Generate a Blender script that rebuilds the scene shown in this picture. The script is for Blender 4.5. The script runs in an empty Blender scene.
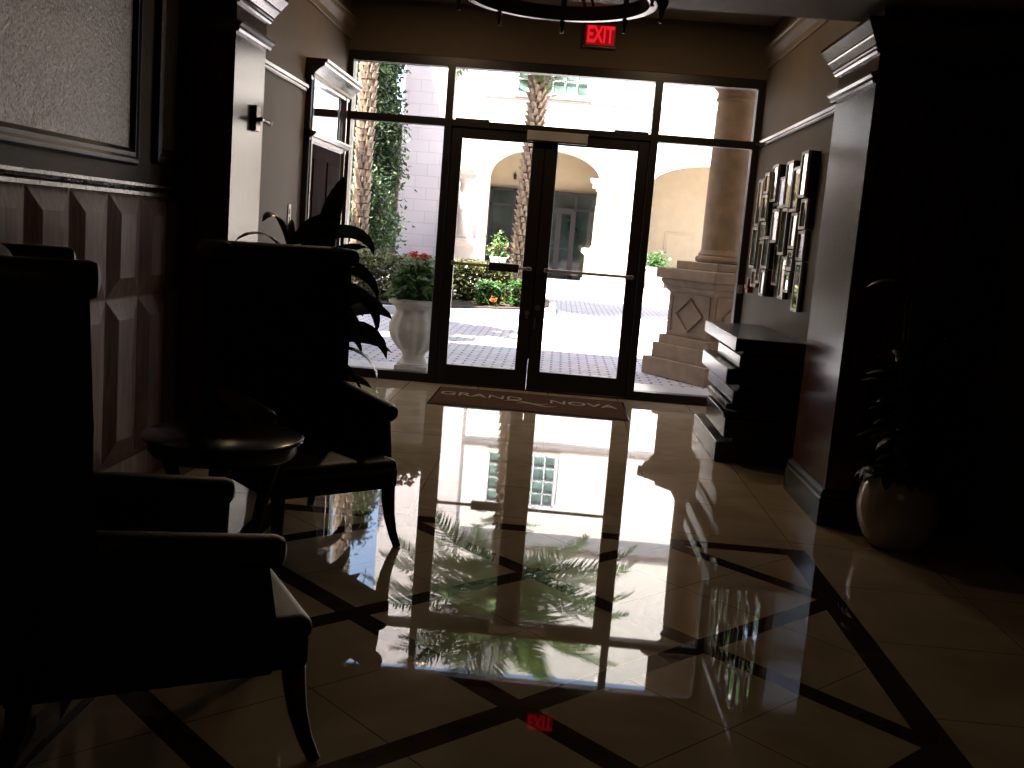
import bpy, bmesh, math, random
from mathutils import Vector, Matrix
sc = bpy.context.scene
COL = sc.collection
PI = math.pi
R = math.radians

# ------------------------------------------------------------------ materials
def new_mat(name):
    m = bpy.data.materials.new(name); m.use_nodes = True
    nt = m.node_tree
    return m, nt, nt.nodes['Principled BSDF'], nt.nodes['Material Output']

def N(nt, typ, **kw):
    n = nt.nodes.new(typ)
    for k, v in kw.items(): setattr(n, k, v)
    return n

def mat(name, col, rough=.5, metal=0., var=.15, scale=8., stretch=None, bump=0., bscale=None, coat=0., spec=None, detail=4.):
    """Principled with a noise-driven colour variation (procedural)."""
    m, nt, b, out = new_mat(name)
    tc = N(nt, 'ShaderNodeTexCoord')
    mp = N(nt, 'ShaderNodeMapping')
    if stretch: mp.inputs['Scale'].default_value = stretch
    nt.links.new(tc.outputs['Object'], mp.inputs['Vector'])
    no = N(nt, 'ShaderNodeTexNoise')
    no.inputs['Scale'].default_value = scale; no.inputs['Detail'].default_value = detail
    nt.links.new(mp.outputs[0], no.inputs['Vector'])
    rp = N(nt, 'ShaderNodeValToRGB')
    rp.color_ramp.elements[0].position = .3; rp.color_ramp.elements[1].position = .7
    rp.color_ramp.elements[0].color = tuple(c*(1-var) for c in col)+(1,)
    rp.color_ramp.elements[1].color = tuple(min(1, c*(1+var)) for c in col)+(1,)
    nt.links.new(no.outputs['Fac'], rp.inputs[0])
    nt.links.new(rp.outputs[0], b.inputs['Base Color'])
    b.inputs['Roughness'].default_value = rough
    b.inputs['Metallic'].default_value = metal
    b.inputs['Coat Weight'].default_value = coat
    b.inputs['Coat Roughness'].default_value = .06
    if spec is not None: b.inputs['Specular IOR Level'].default_value = spec
    if bump:
        n2 = N(nt, 'ShaderNodeTexNoise'); n2.inputs['Scale'].default_value = bscale or scale*4
        nt.links.new(mp.outputs[0], n2.inputs['Vector'])
        bp = N(nt, 'ShaderNodeBump'); bp.inputs['Strength'].default_value = bump; bp.inputs['Distance'].default_value = .01
        nt.links.new(n2.outputs['Fac'], bp.inputs['Height']); nt.links.new(bp.outputs[0], b.inputs['Normal'])
    return m

def math_node(nt, op, a, b=None):
    n = N(nt, 'ShaderNodeMath', operation=op)
    for i, v in enumerate((a, b)):
        if v is None: continue
        if isinstance(v, (int, float)): n.inputs[i].default_value = v
        else: nt.links.new(v, n.inputs[i])
    return n.outputs[0]

def glass_mat(name, tint=(1, 1, 1), reflect=.06):
    """clear flat pane: mostly see-through, a Fresnel share mirrored"""
    m, nt, b, out = new_mat(name)
    nt.nodes.remove(b)
    t = N(nt, 'ShaderNodeBsdfTransparent'); t.inputs[0].default_value = tint+(1,)
    g = N(nt, 'ShaderNodeBsdfGlossy'); g.inputs['Roughness'].default_value = .01
    f = N(nt, 'ShaderNodeFresnel'); f.inputs[0].default_value = 1.35
    mx = N(nt, 'ShaderNodeMixShader')
    nt.links.new(f.outputs[0], mx.inputs[0]); nt.links.new(t.outputs[0], mx.inputs[1]); nt.links.new(g.outputs[0], mx.inputs[2])
    nt.links.new(mx.outputs[0], out.inputs[0])
    return m

def leaf_mat(name, col, var=.4, rough=.45, trans=.35):
    m, nt, b, out = new_mat(name)
    tc = N(nt, 'ShaderNodeTexCoord'); no = N(nt, 'ShaderNodeTexNoise')
    no.inputs['Scale'].default_value = 5.; no.inputs['Detail'].default_value = 6.
    nt.links.new(tc.outputs['Object'], no.inputs['Vector'])
    rp = N(nt, 'ShaderNodeValToRGB'); e = rp.color_ramp.elements
    e[0].position = .35; e[1].position = .65
    e[0].color = tuple(c*(1-var) for c in col)+(1,); e[1].color = (min(1, col[0]*(1+var*1.4)), col[1]*(1+var), col[2]*(1+var*.5), 1)
    nt.links.new(no.outputs['Fac'], rp.inputs[0]); nt.links.new(rp.outputs[0], b.inputs['Base Color'])
    b.inputs['Roughness'].default_value = rough
    tr = N(nt, 'ShaderNodeBsdfTranslucent'); nt.links.new(rp.outputs[0], tr.inputs[0])
    mx = N(nt, 'ShaderNodeMixShader'); mx.inputs[0].default_value = trans
    nt.links.new(b.outputs[0], mx.inputs[1]); nt.links.new(tr.outputs[0], mx.inputs[2]); nt.links.new(mx.outputs[0], out.inputs[0])
    return m

def emit_mat(name, col, strength, base=(.1, .0, .0)):
    m, nt, b, out = new_mat(name)
    no = N(nt, 'ShaderNodeTexNoise'); no.inputs['Scale'].default_value = 40
    mp = N(nt, 'ShaderNodeMapRange'); mp.inputs['To Min'].default_value = strength*.85; mp.inputs['To Max'].default_value = strength*1.15
    nt.links.new(no.outputs['Fac'], mp.inputs[0])
    b.inputs['Base Color'].default_value = base+(1,)
    b.inputs['Emission Color'].default_value = col+(1,)
    nt.links.new(mp.outputs[0], b.inputs['Emission Strength'])
    return m

M = {}
M['wall'] = mat('taupe_paint', (.10, .074, .05), .6, var=.06, scale=3, spec=.15, bump=.05, bscale=120)
M['ceil'] = mat('ceiling_paint', (.23, .18, .125), .6, var=.06, scale=3, spec=.2)
M['mahogany'] = mat('dark_mahogany', (.07, .022, .012), .2, var=.5, scale=5, stretch=(8, 8, .7), spec=.31)
M['wainscot'] = mat('wainscot_mahogany', (.17, .075, .044), .45, var=.4, scale=6, stretch=(8, 8, .7), spec=.14)
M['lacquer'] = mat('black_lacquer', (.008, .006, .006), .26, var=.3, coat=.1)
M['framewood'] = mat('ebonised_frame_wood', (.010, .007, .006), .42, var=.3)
M['moulding'] = mat('glossy_brown_moulding', (.06, .04, .032), .22, var=.2, coat=.4)
M['doorwood'] = mat('matt_dark_door', (.02, .008, .006), .9, var=.4, scale=5, stretch=(8, 8, .7), spec=.04)
M['crown'] = mat('painted_crown', (.14, .108, .076), .5, var=.08, spec=.25)
M['bronze'] = mat('dark_bronze_aluminium', (.010, .007, .0065), .38, var=.2, metal=0.)
M['steel'] = mat('brushed_steel', (.5, .48, .45), .3, metal=1., var=.1, scale=30, stretch=(1, 1, 20))
M['plate'] = mat('grey_aluminium_plate', (.42, .4, .37), .45, metal=.4, var=.08)
M['fabricpanel'] = mat('woven_grey_fabric', (.36, .325, .28), .36, var=.5, scale=75, bump=.8, bscale=75, spec=.8)
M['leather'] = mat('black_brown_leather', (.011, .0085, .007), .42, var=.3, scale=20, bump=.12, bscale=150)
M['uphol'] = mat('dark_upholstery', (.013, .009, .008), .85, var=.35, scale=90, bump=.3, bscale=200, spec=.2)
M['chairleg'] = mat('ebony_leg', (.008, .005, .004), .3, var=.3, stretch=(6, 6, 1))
M['silver'] = mat('silver_leaf_frame', (.38, .35, .31), .35, metal=.8, var=.2, scale=20)
M['darkside'] = mat('dark_frame_side', (.02, .012, .013), .45, var=.2)
M['red'] = mat('red_pull_station', (.12, .006, .01), .35, var=.1)
M['white_plastic'] = mat('ivory_plate', (.55, .52, .46), .4, var=.05)
M['matcoir'] = mat('brown_entrance_mat', (.085, .045, .026), 1., var=.3, scale=60, bump=.4, bscale=350, spec=.0)
M['matbeige'] = mat('mat_lettering', (.34, .28, .21), 1., var=.15, scale=80, spec=.0)
M['urn'] = mat('cast_stone', (.47, .41, .32), .85, var=.12, scale=9, bump=.25, bscale=60)
M['pierstone'] = mat('cream_pier_stone', (.52, .46, .37), .85, var=.08, scale=5, bump=.2, bscale=60)
M['trimstone'] = mat('grey_trim_stone', (.34, .29, .27), .85, var=.06)
M['coral'] = mat('tan_stone', (.20, .132, .083), .85, var=.16, scale=7, bump=.3, bscale=70)
M['soil'] = mat('dark_soil', (.04, .025, .018), .95, var=.4, scale=30, bump=.6)
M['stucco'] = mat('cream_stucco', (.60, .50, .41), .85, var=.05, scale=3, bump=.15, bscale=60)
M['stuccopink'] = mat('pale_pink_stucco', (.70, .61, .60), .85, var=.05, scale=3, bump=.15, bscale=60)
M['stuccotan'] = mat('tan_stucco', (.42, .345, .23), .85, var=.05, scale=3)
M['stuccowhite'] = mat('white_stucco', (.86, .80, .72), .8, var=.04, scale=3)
M['farframe'] = mat('dark_storefront_frame', (.010, .008, .007), .6)
M['farglass'] = mat('dark_reflective_glass', (.02, .03, .026), .06, var=.6, scale=1.2)
M['winframe'] = mat('white_window_frame', (.7, .72, .74), .5, var=.04)
M['winglass'] = mat('green_window_glass', (.12, .19, .16), .05, var=.6, scale=2.5, coat=.4)
M['kerb'] = mat('grey_concrete_kerb', (.48, .49, .52), .85, var=.1, scale=12, bump=.2)
M['porch'] = mat('pale_porch_stone', (.46, .43, .40), .35, var=.08, scale=5)
M['bark'] = mat('palm_bark', (.09, .055, .036), .9, var=.45, scale=14, bump=.6, bscale=40)  # coloured dark to give the shaded gaps between the leaf bases
M['boots'] = mat('palm_leaf_base', (.34, .26, .19), .9, var=.5, scale=16, bump=.5, bscale=50)  # coloured lighter than the bark to give the scales sunlit tops
M['treebark'] = mat('grey_brown_bark', (.12, .085, .065), .9, var=.3, scale=10, stretch=(3, 3, .6), bump=.6)
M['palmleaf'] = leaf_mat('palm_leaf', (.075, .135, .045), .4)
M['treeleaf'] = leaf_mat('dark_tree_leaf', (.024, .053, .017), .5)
M['hedgeleaf'] = leaf_mat('hedge_leaf', (.07, .085, .022), .5)
M['brightleaf'] = leaf_mat('bright_bush_leaf', (.04, .105, .025), .3)
M['geranleaf'] = leaf_mat('geranium_leaf', (.09, .17, .05), .4)
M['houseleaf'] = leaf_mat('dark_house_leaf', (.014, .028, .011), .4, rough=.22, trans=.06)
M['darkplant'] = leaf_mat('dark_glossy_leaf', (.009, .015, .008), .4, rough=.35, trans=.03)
M['redpetal'] = leaf_mat('red_petal', (.62, .02, .05), .2)
M['orange'] = leaf_mat('orange_petal', (.8, .16, .04), .2)
M['potceramic'] = mat('pale_glazed_pot', (.36, .33, .27), .16, var=.12, scale=5, coat=.5)
M['potdark'] = mat('dark_planter', (.03, .02, .016), .4)
M['cane'] = mat('plant_cane', (.06, .045, .03), .8, bump=.5)
M['glass'] = glass_mat('clear_glass')
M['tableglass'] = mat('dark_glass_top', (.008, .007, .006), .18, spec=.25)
M['exitface'] = emit_mat('exit_face_glow', (.55, .0, .01), .17, (.12, .0, .0))
M['exitletter'] = emit_mat('exit_letter_glow', (1., .012, .02), .36)
M['housing'] = mat('dark_sign_housing', (.05, .04, .035), .4)
M['mirror'] = mat('mirror_silver', (.85, .87, .86), .02, metal=1., var=.02)
M['darkmetal'] = mat('oil_rubbed_bronze', (.16, .12, .11), .25, metal=1., var=.2)
M['brass'] = mat('aged_brass', (.35, .27, .16), .35, metal=1., var=.15)

# marble floor: diamonds of dark inlay inside a dark border, thin joints
def floor_material():
    m, nt, b, out = new_mat('inlaid_marble')
    tc = N(nt, 'ShaderNodeTexCoord'); sp = N(nt, 'ShaderNodeSeparateXYZ')
    nt.links.new(tc.outputs['Object'], sp.inputs[0])
    x, y = sp.outputs[0], sp.outputs[1]
    u = math_node(nt, 'SUBTRACT', math_node(nt, 'SUBTRACT', y, x), 3.07)
    v = math_node(nt, 'SUBTRACT', math_node(nt, 'ADD', x, y), 5.69)
    def pp(a, s): return math_node(nt, 'PINGPONG', a, s)
    def lt(a, t): return math_node(nt, 'LESS_THAN', a, t)
    def mul(a, c): return math_node(nt, 'MULTIPLY', a, c)
    def mx(a, c): return math_node(nt, 'MAXIMUM', a, c)
    diag = mx(lt(pp(u, .66), .066), lt(pp(v, .66), .066))
    ax = math_node(nt, 'ABSOLUTE', math_node(nt, 'ADD', x, .01))
    def rect(halfx, y0, y1):
        yc, hy = (y0+y1)/2, (y1-y0)/2
        return mul(lt(ax, halfx), lt(math_node(nt, 'ABSOLUTE', math_node(nt, 'SUBTRACT', y, yc)), hy))
    inner = rect(1.265, -4.0, 5.02)
    outer = rect(1.375, -4.1, 5.13)
    border = mul(outer, math_node(nt, 'SUBTRACT', 1., inner))
    stripe = mx(border, mul(inner, diag))
    jd = mx(lt(pp(u, .33), .0035), lt(pp(v, .33), .0035))
    jg = mx(lt(pp(math_node(nt, 'ADD', x, .01), .33), .0025), lt(pp(math_node(nt, 'ADD', y, .02), .33), .0025))
    joint = mx(mul(mul(inner, math_node(nt, 'SUBTRACT', 1., diag)), jd), mul(math_node(nt, 'SUBTRACT', 1., outer), jg))
    no = N(nt, 'ShaderNodeTexNoise'); no.inputs['Scale'].default_value = 2.2; no.inputs['Detail'].default_value = 9; no.inputs['Distortion'].default_value = 1.2
    nt.links.new(tc.outputs['Object'], no.inputs['Vector'])
    r1 = N(nt, 'ShaderNodeValToRGB'); e = r1.color_ramp.elements
    e[0].position, e[1].position = .3, .7
    e[0].color = (.33, .25, .15, 1); e[1].color = (.46, .36, .235, 1)
    r2 = N(nt, 'ShaderNodeValToRGB'); e = r2.color_ramp.elements
    e[0].position, e[1].position = .35, .75
    e[0].color = (.032, .018, .012, 1); e[1].color = (.075, .042, .028, 1)
    nt.links.new(no.outputs['Fac'], r1.inputs[0]); nt.links.new(no.outputs['Fac'], r2.inputs[0])
    m1 = N(nt, 'ShaderNodeMix', data_type='RGBA'); m2 = N(nt, 'ShaderNodeMix', data_type='RGBA')
    nt.links.new(stripe, m1.inputs['Factor']); nt.links.new(r1.outputs[0], m1.inputs['A']); nt.links.new(r2.outputs[0], m1.inputs['B'])
    nt.links.new(joint, m2.inputs['Factor']); nt.links.new(m1.outputs['Result'], m2.inputs['A']); m2.inputs['B'].default_value = (.13, .095, .06, 1)
    nt.links.new(m2.outputs['Result'], b.inputs['Base Color'])
    rg = math_node(nt, 'ADD', math_node(nt, 'MULTIPLY', joint, .0), .018)
    nt.links.new(rg, b.inputs['Roughness'])
    n3 = N(nt, 'ShaderNodeTexNoise'); n3.inputs['Scale'].default_value = 1.6
    nt.links.new(tc.outputs['Object'], n3.inputs['Vector'])
    bp = N(nt, 'ShaderNodeBump'); bp.inputs['Strength'].default_value = .012; bp.inputs['Distance'].default_value = .012
    nt.links.new(n3.outputs['Fac'], bp.inputs['Height']); nt.links.new(bp.outputs[0], b.inputs['Normal'])
    b.inputs['IOR'].default_value = 1.43
    return m
M['floor'] = floor_material()

def paver_material():
    m, nt, b, out = new_mat('brick_pavers')
    tc = N(nt, 'ShaderNodeTexCoord')
    br = N(nt, 'ShaderNodeTexBrick'); br.inputs['Scale'].default_value = 1.
    br.inputs['Brick Width'].default_value = .22; br.inputs['Row Height'].default_value = .11; br.inputs['Mortar Size'].default_value = .014
    br.inputs['Color1'].default_value = (.66, .61, .64, 1); br.inputs['Color2'].default_value = (.54, .50, .54, 1); br.inputs['Mortar'].default_value = (.15, .14, .14, 1)
    nt.links.new(tc.outputs['Object'], br.inputs['Vector'])
    no = N(nt, 'ShaderNodeTexNoise'); no.inputs['Scale'].default_value = 1.3; no.inputs['Detail'].default_value = 6
    nt.links.new(tc.outputs['Object'], no.inputs['Vector'])
    mx = N(nt, 'ShaderNodeMix', data_type='RGBA', blend_type='MULTIPLY'); mx.inputs['Factor'].default_value = .35
    nt.links.new(br.outputs[0], mx.inputs['A']); nt.links.new(no.outputs['Color'], mx.inputs['B'])
    nt.links.new(mx.outputs['Result'], b.inputs['Base Color']); b.inputs['Roughness'].default_value = .8
    return m
M['pavers'] = paver_material()

def block_material():
    """pale stucco scored into blocks"""
    m, nt, b, out = new_mat('scored_block_stucco')
    tc = N(nt, 'ShaderNodeTexCoord'); mp = N(nt, 'ShaderNodeMapping'); mp.inputs['Rotation'].default_value = (R(90), 0, 0)
    nt.links.new(tc.outputs['Object'], mp.inputs[0])
    br = N(nt, 'ShaderNodeTexBrick'); br.inputs['Scale'].default_value = 1.
    br.inputs['Brick Width'].default_value = .8; br.inputs['Row Height'].default_value = .4; br.inputs['Mortar Size'].default_value = .012
    br.inputs['Color1'].default_value = (.74, .66, .64, 1); br.inputs['Color2'].default_value = (.70, .62, .61, 1); br.inputs['Mortar'].default_value = (.60, .52, .51, 1)
    nt.links.new(mp.outputs[0], br.inputs['Vector']); nt.links.new(br.outputs[0], b.inputs['Base Color']); b.inputs['Roughness'].default_value = .85
    return m
M['block'] = block_material()

# ------------------------------------------------------------------ mesh helpers
def bx(bm, x0, x1, y0, y1, z0, z1, bev=0., segs=2, mtx=None):
    r = bmesh.ops.create_cube(bm, size=1.)
    vs = r['verts']
    for v in vs:
        v.co = Vector(((x0+x1)/2+v.co.x*(x1-x0), (y0+y1)/2+v.co.y*(y1-y0), (z0+z1)/2+v.co.z*(z1-z0)))
    if bev:
        es = list({e for v in vs for e in v.link_edges})
        rr = bmesh.ops.bevel(bm, geom=es, offset=bev, segments=segs, profile=.5, affect='EDGES')
        vs = list({v for f in rr['faces'] for v in f.verts} | {v for v in vs if v.is_valid})
    if mtx is not None:
        for v in vs: v.co = mtx @ v.co
    return vs

def prism(bm, pts, fn, a, b):
    """extrude 2-D polygon pts between parameters a and b; fn(u, v, t) -> point"""
    A = [bm.verts.new(fn(u, v, a)) for u, v in pts]; B = [bm.verts.new(fn(u, v, b)) for u, v in pts]
    n = len(pts)
    for i in range(n):
        bm.faces.new((A[i], A[(i+1) % n], B[(i+1) % n], B[i]))
    bm.faces.new(A[::-1]); bm.faces.new(B)

def lathe(bm, prof, c=(0, 0, 0), segs=32, rad=None, cap=True):
    """prof: (radius, z) from bottom to top; rad(angle) scales the radius"""
    rings = []
    for r, z in prof:
        rings.append([bm.verts.new((c[0]+r*(rad(2*PI*i/segs, z) if rad else 1)*math.cos(2*PI*i/segs), c[1]+r*(rad(2*PI*i/segs, z) if rad else 1)*math.sin(2*PI*i/segs), c[2]+z)) for i in range(segs)])
    for A, B in zip(rings, rings[1:]):
        for i in range(segs):
            bm.faces.new((A[i], A[(i+1) % segs], B[(i+1) % segs], B[i]))
    if cap:
        bm.faces.new(rings[0][::-1]); bm.faces.new(rings[-1])

def tube(bm, path, rads, segs=10, flat=1.):
    path = [Vector(p) for p in path]
    if isinstance(rads, (int, float)): rads = [rads]*len(path)
    rings = []; up = None
    for i, p in enumerate(path):
        d = (path[min(i+1, len(path)-1)]-path[max(i-1, 0)]).normalized()
        if up is None:
            up = Vector((0, 0, 1)) if abs(d.z) < .9 else Vector((1, 0, 0))
        a = d.cross(up).normalized(); b_ = a.cross(d).normalized(); up = b_
        rings.append([bm.verts.new(p+a*rads[i]*math.cos(2*PI*k/segs)+b_*rads[i]*flat*math.sin(2*PI*k/segs)) for k in range(segs)])
    for A, B in zip(rings, rings[1:]):
        for i in range(segs):
            bm.faces.new((A[i], A[(i+1) % segs], B[(i+1) % segs], B[i]))
    bm.faces.new(rings[0][::-1]); bm.faces.new(rings[-1])

def loft_rect(bm, rect, prof):
    """stack of rectangles: rect=(x0,x1,y0,y1), prof=(offset,z)"""
    x0, x1, y0, y1 = rect
    rings = []
    for o, z in prof:
        rings.append([bm.verts.new(p) for p in ((x0-o, y0-o, z), (x1+o, y0-o, z), (x1+o, y1+o, z), (x0-o, y1+o, z))])
    for A, B in zip(rings, rings[1:]):
        for i in range(4): bm.faces.new((A[i], A[(i+1) % 4], B[(i+1) % 4], B[i]))
    bm.faces.new(rings[0][::-1]); bm.faces.new(rings[-1])

def obj(name, bm, m, parent=None, smooth=None, loc=None, label=None, kind=None, fix=True):
    if fix: bmesh.ops.recalc_face_normals(bm, faces=bm.faces)
    me = bpy.data.meshes.new(name); bm.to_mesh(me); bm.free()
    if smooth:
        for p in me.polygons: p.use_smooth = True
        try: me.set_sharp_from_angle(angle=R(smooth))
        except Exception: pass
    me.materials.append(M[m] if isinstance(m, str) else m)
    o = bpy.data.objects.new(name, me); COL.objects.link(o)
    if parent: o.parent = parent
    if loc: o.location = loc
    if label: o['label'] = label
    if kind: o['kind'] = kind
    return o

def tag(o, label, cat, group=None, kind=None):
    o['label'] = label; o['category'] = cat
    if group: o['group'] = group
    if kind: o['kind'] = kind
    return o

def thing(name, label, cat, loc=(0, 0, 0), rotz=0., group=None):
    o = bpy.data.objects.new(name, None); COL.objects.link(o)
    o.location = loc; o.rotation_euler = (0, 0, rotz); o.empty_display_size = .1
    return tag(o, label, cat, group)

def struct(name, bm, m, label=None, parent=None, smooth=None):
    o = obj(name, bm, m, parent, smooth)
    if parent is None: o['kind'] = 'structure'
    if label: o['label'] = label
    return o

def box_struct(name, m, *boxes, label=None, parent=None):
    bm = bmesh.new()
    for b in boxes: bx(bm, *b)
    return struct(name, bm, m, label, parent)

def mesh_part(name, verts, faces, m, parent=None, smooth=False):
    me = bpy.data.meshes.new(name); me.from_pydata(verts, [], faces)
    if smooth:
        for p in me.polygons: p.use_smooth = True
    me.materials.append(M[m])
    o = bpy.data.objects.new(name, me); COL.objects.link(o)
    if parent: o.parent = parent
    return o

def leaf_cloud(pts, size, rng, droop=.3, narrow=.45):
    """each point gets one folded leaf (four vertices, two triangles and a fold)"""
    V, F = [], []
    for p in pts:
        a = rng.uniform(0, 2*PI); el = rng.uniform(-.9, .7)-droop*.5
        d = Vector((math.cos(a)*math.cos(el), math.sin(a)*math.cos(el), math.sin(el)))
        s = d.cross(Vector((rng.uniform(-.5, .5), rng.uniform(-.5, .5), 1))).normalized()
        L = size*rng.uniform(.6, 1.3); w = L*narrow*.5
        n = d.cross(s)*w*.4
        p = Vector(p); k = len(V)
        V += [p, p+d*L*.5+s*w+n, p+d*L, p+d*L*.5-s*w+n]
        F += [(k, k+1, k+2), (k, k+2, k+3)]
    return V, F

def strap_leaf(V, F, base, az, length, width, rise, droop, n=9, fold=.25, twist=0., roll=0.):
    """long arching leaf: starts at base, rises, then droops"""
    p = Vector(base); el = rise; st = length/n; k0 = len(V)
    for i in range(n+1):
        t = i/n
        d = Vector((math.cos(az)*math.cos(el), math.sin(az)*math.cos(el), math.sin(el)))
        s = Vector((-math.sin(az), math.cos(az), 0)); nrm = s.cross(d)
        w = width*.5*(math.sin(PI*min(1, .12+t*.88))**.7 if t < 1 else 0.02)
        q_ = roll+twist*t; s, nrm = s*math.cos(q_)+nrm*math.sin(q_), nrm*math.cos(q_)-s*math.sin(q_)
        V += [p+s*w+nrm*w*fold, p, p-s*w+nrm*w*fold]
        if i:
            a = k0+3*(i-1)
            F += [(a, a+1, a+4, a+3), (a+1, a+2, a+5, a+4)]
        p = p+d*st; el -= droop/n*(.5+t)
    return V, F

# ================================================================== THE ROOM
box_struct('floor', 'floor', (-2.6, 2.7, -4.2, 9.74, -.2, 0.))
box_struct('ceiling', 'ceil', (-2.6, 2.7, -4.2, 6.1, 2.8, 3.9), label='low lobby ceiling')
box_struct('ceiling.001', 'ceil', (-2.6, 2.7, 6.1, 9.95, 3.5, 3.9), label='raised ceiling in front of the entrance glazing')
box_struct('wall_back', 'wall', (-2.6, 2.7, -4.4, -4.2, 0, 2.8))
box_struct('wall_left', 'wall', (-2.45, -2.2, -4.2, 6.0, 0, 2.8))
box_struct('wall_left.001', 'wall', (-2.45, -2.1, 6.0, 9.95, 0, 3.5))
box_struct('wall_right', 'wall', (2.4, 2.6, -4.2, 6.0, 0, 2.8))
box_struct('wall_right.001', 'wall', (1.73, 2.6, 6.0, 9.95, 0, 3.5))
box_struct('wall_front', 'wall', (-2.1, 1.73, 9.74, 9.95, 3.03, 3.5))

# crown mouldings of the raised part (left and right walls) + flat band on the end wall
crown = [(0, 0), (.012, 0), (.016, .012), (.012, .024), (.012, .06), (.03, .085), (.05, .11), (.055, .125), (.055, .15), (.068, .155), (.068, .175), (.0, .175)]
bm = bmesh.new(); prism(bm, crown, lambda u, v, t: (-2.1+u, t, 3.12+v), 6.1, 9.74); struct('trim_1', bm, 'crown', 'stepped crown moulding high on the left wall')
bm = bmesh.new(); prism(bm, crown, lambda u, v, t: (1.73-u, t, 3.12+v), 6.1, 9.74); struct('trim_2', bm, 'crown', 'stepped crown moulding high on the right wall')
# picture rails
rail = [(0, 0), (.018, 0), (.022, .012), (.022, .02), (.035, .026), (.035, .048), (.02, .054), (0, .06)]
bm = bmesh.new(); prism(bm, rail, lambda u, v, t: (-2.1+u, t, 2.44+v), 6.40, 8.19); struct('trim_3', bm, 'moulding', 'glossy picture rail on the left wall')
bm = bmesh.new(); prism(bm, rail, lambda u, v, t: (1.73-u, t, 2.42+v), 6.35, 9.73); struct('trim_4', bm, 'moulding', 'glossy picture rail on the right wall')
# baseboards
bm = bmesh.new(); prism(bm, [(0, 0), (.03, 0), (.03, .13), (.02, .16), (.0, .17)], lambda u, v, t: (1.73-u, t, v), 6.62, 9.7); struct('baseboard_right', bm, 'lacquer')
bm = bmesh.new(); prism(bm, [(0, 0), (.03, 0), (.03, .13), (.02, .16), (.0, .17)], lambda u, v, t: (-2.1+u, t, v), 6.45, 8.19); struct('baseboard_left', bm, 'lacquer')

# ---------------------------------------------------------------- pilasters
def pilaster(name, rect, za, label):
    bm = bmesh.new(); loft_rect(bm, rect, [(0, .0), (0, 2.79)])
    p = struct(name, bm, 'mahogany', label)
    bm = bmesh.new(); loft_rect(bm, rect, [(.03, 0), (.03, .15), (.022, .16), (.022, .185), (.008, .205), (.004, .205)])
    obj('plinth', bm, 'lacquer', p, label='black skirting plinth')
    bm = bmesh.new(); loft_rect(bm, rect, [(.004, za), (.022, za), (.03, za+.012), (.03, za+.03), (.045, za+.04), (.045, za+.055), (.004, za+.06)])
    obj('neck_moulding', bm, 'moulding', p)
    c = za+.155
    bm = bmesh.new(); loft_rect(bm, rect, [(.004, c), (.014, c), (.024, c+.01), (.024, c+.022), (.034, c+.028), (.034, c+.04), (.056, c+.075), (.064, c+.08), (.064, c+.09), (.10, c+.145), (.10, c+.165), (.004, c+.17)])
    obj('crown_moulding', bm, 'moulding', p)
    return p
pilaster('pillar_right', (1.58, 2.40, 5.69, 6.50), 2.405, 'dark mahogany pilaster with crown, right side')
pl = pilaster('pillar_left', (-2.25, -1.90, 5.86, 6.44), 2.46, 'dark mahogany pilaster with crown, left side')

# ---------------------------------------------------------------- wainscot on the left wall
bm = bmesh.new()
pw = .388; gy = [5.688-pw*k for k in range(0, 16)]
rows = [(.0, .16, None), (.17, .985, 1), (1.005, 1.515, 1)]
bx(bm, -2.2, -2.185, -2., 5.86, 0, 1.525)
def raised(bm, y0, y1, z0, z1, c=.10, d=.028):
    xb, xt = -2.185, -2.185+d
    a = [bm.verts.new((xb, y, z)) for y, z in ((y0, z0), (y1, z0), (y1, z1), (y0, z1))]
    t = [bm.verts.new((xt, y, z)) for y, z in ((y0+c, z0+c), (y1-c, z0+c), (y1-c, z1-c), (y0+c, z1-c))]
    for i in range(4): bm.faces.new((a[i], a[(i+1) % 4], t[(i+1) % 4], t[i]))
    bm.faces.new(t)
for g in gy:
    for z0, z1 in ((.17, .99), (1.0, 1.515)):
        raised(bm, g-pw+.004, g-.004, z0, z1)
raised(bm, 5.692, 5.855, 1.0, 1.515, .05); raised(bm, 5.692, 5.855, .17, .99, .05)
bx(bm, -2.2, -2.15, -2., 5.86, 0, .16)
w = struct('trim_5', bm, 'wainscot', 'mahogany wainscot of raised pyramid panels on the left wall')
bm = bmesh.new(); prism(bm, [(0, 0), (.05, 0), (.05, .018), (.035, .03), (.06, .045), (.06, .06), (0, .066)], lambda u, v, t: (-2.2+u, t, 1.515+v), -2., 5.86)
obj('cap_rail', bm, 'mahogany', w)

# framed fabric panels above the wainscot
def framed_panel(y0, y1, z0, z1, label):
    t = thing('wall_panel', label, 'wall panel', (-2.2, (y0+y1)/2, z0), 0)
    hw, h = (y1-y0)/2, z1-z0
    fw = .085
    prof = [(0, 0), (0, .018), (.012, .03), (.03, .034), (.045, .026), (.062, .03), (.078, .018), (.085, .006), (.085, 0)]
    bm = bmesh.new()
    rings = []
    for o, d in prof:
        rings.append([bm.verts.new((d, s*(hw-o), (o if b else h-o))) for s, b in ((-1, 1), (1, 1), (1, 0), (-1, 0))])
    for A, B in zip(rings, rings[1:]):
        for i in range(4): bm.faces.new((A[i], A[(i+1) % 4], B[(i+1) % 4], B[i]))
    obj('frame', bm, 'framewood', t)
    bm = bmesh.new(); bx(bm, 0, .008, -hw+fw-.005, hw-fw+.005, fw-.005, h-fw+.005)
    obj('fabric_panel', bm, 'fabricpanel', t)
framed_panel(3.35, 5.25, 1.66, 2.74, 'wide black framed woven fabric panel above the wainscot')
framed_panel(5.47, 5.85, 1.69, 2.74, 'narrow black framed fabric panel in the corner against the pilaster')

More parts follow.
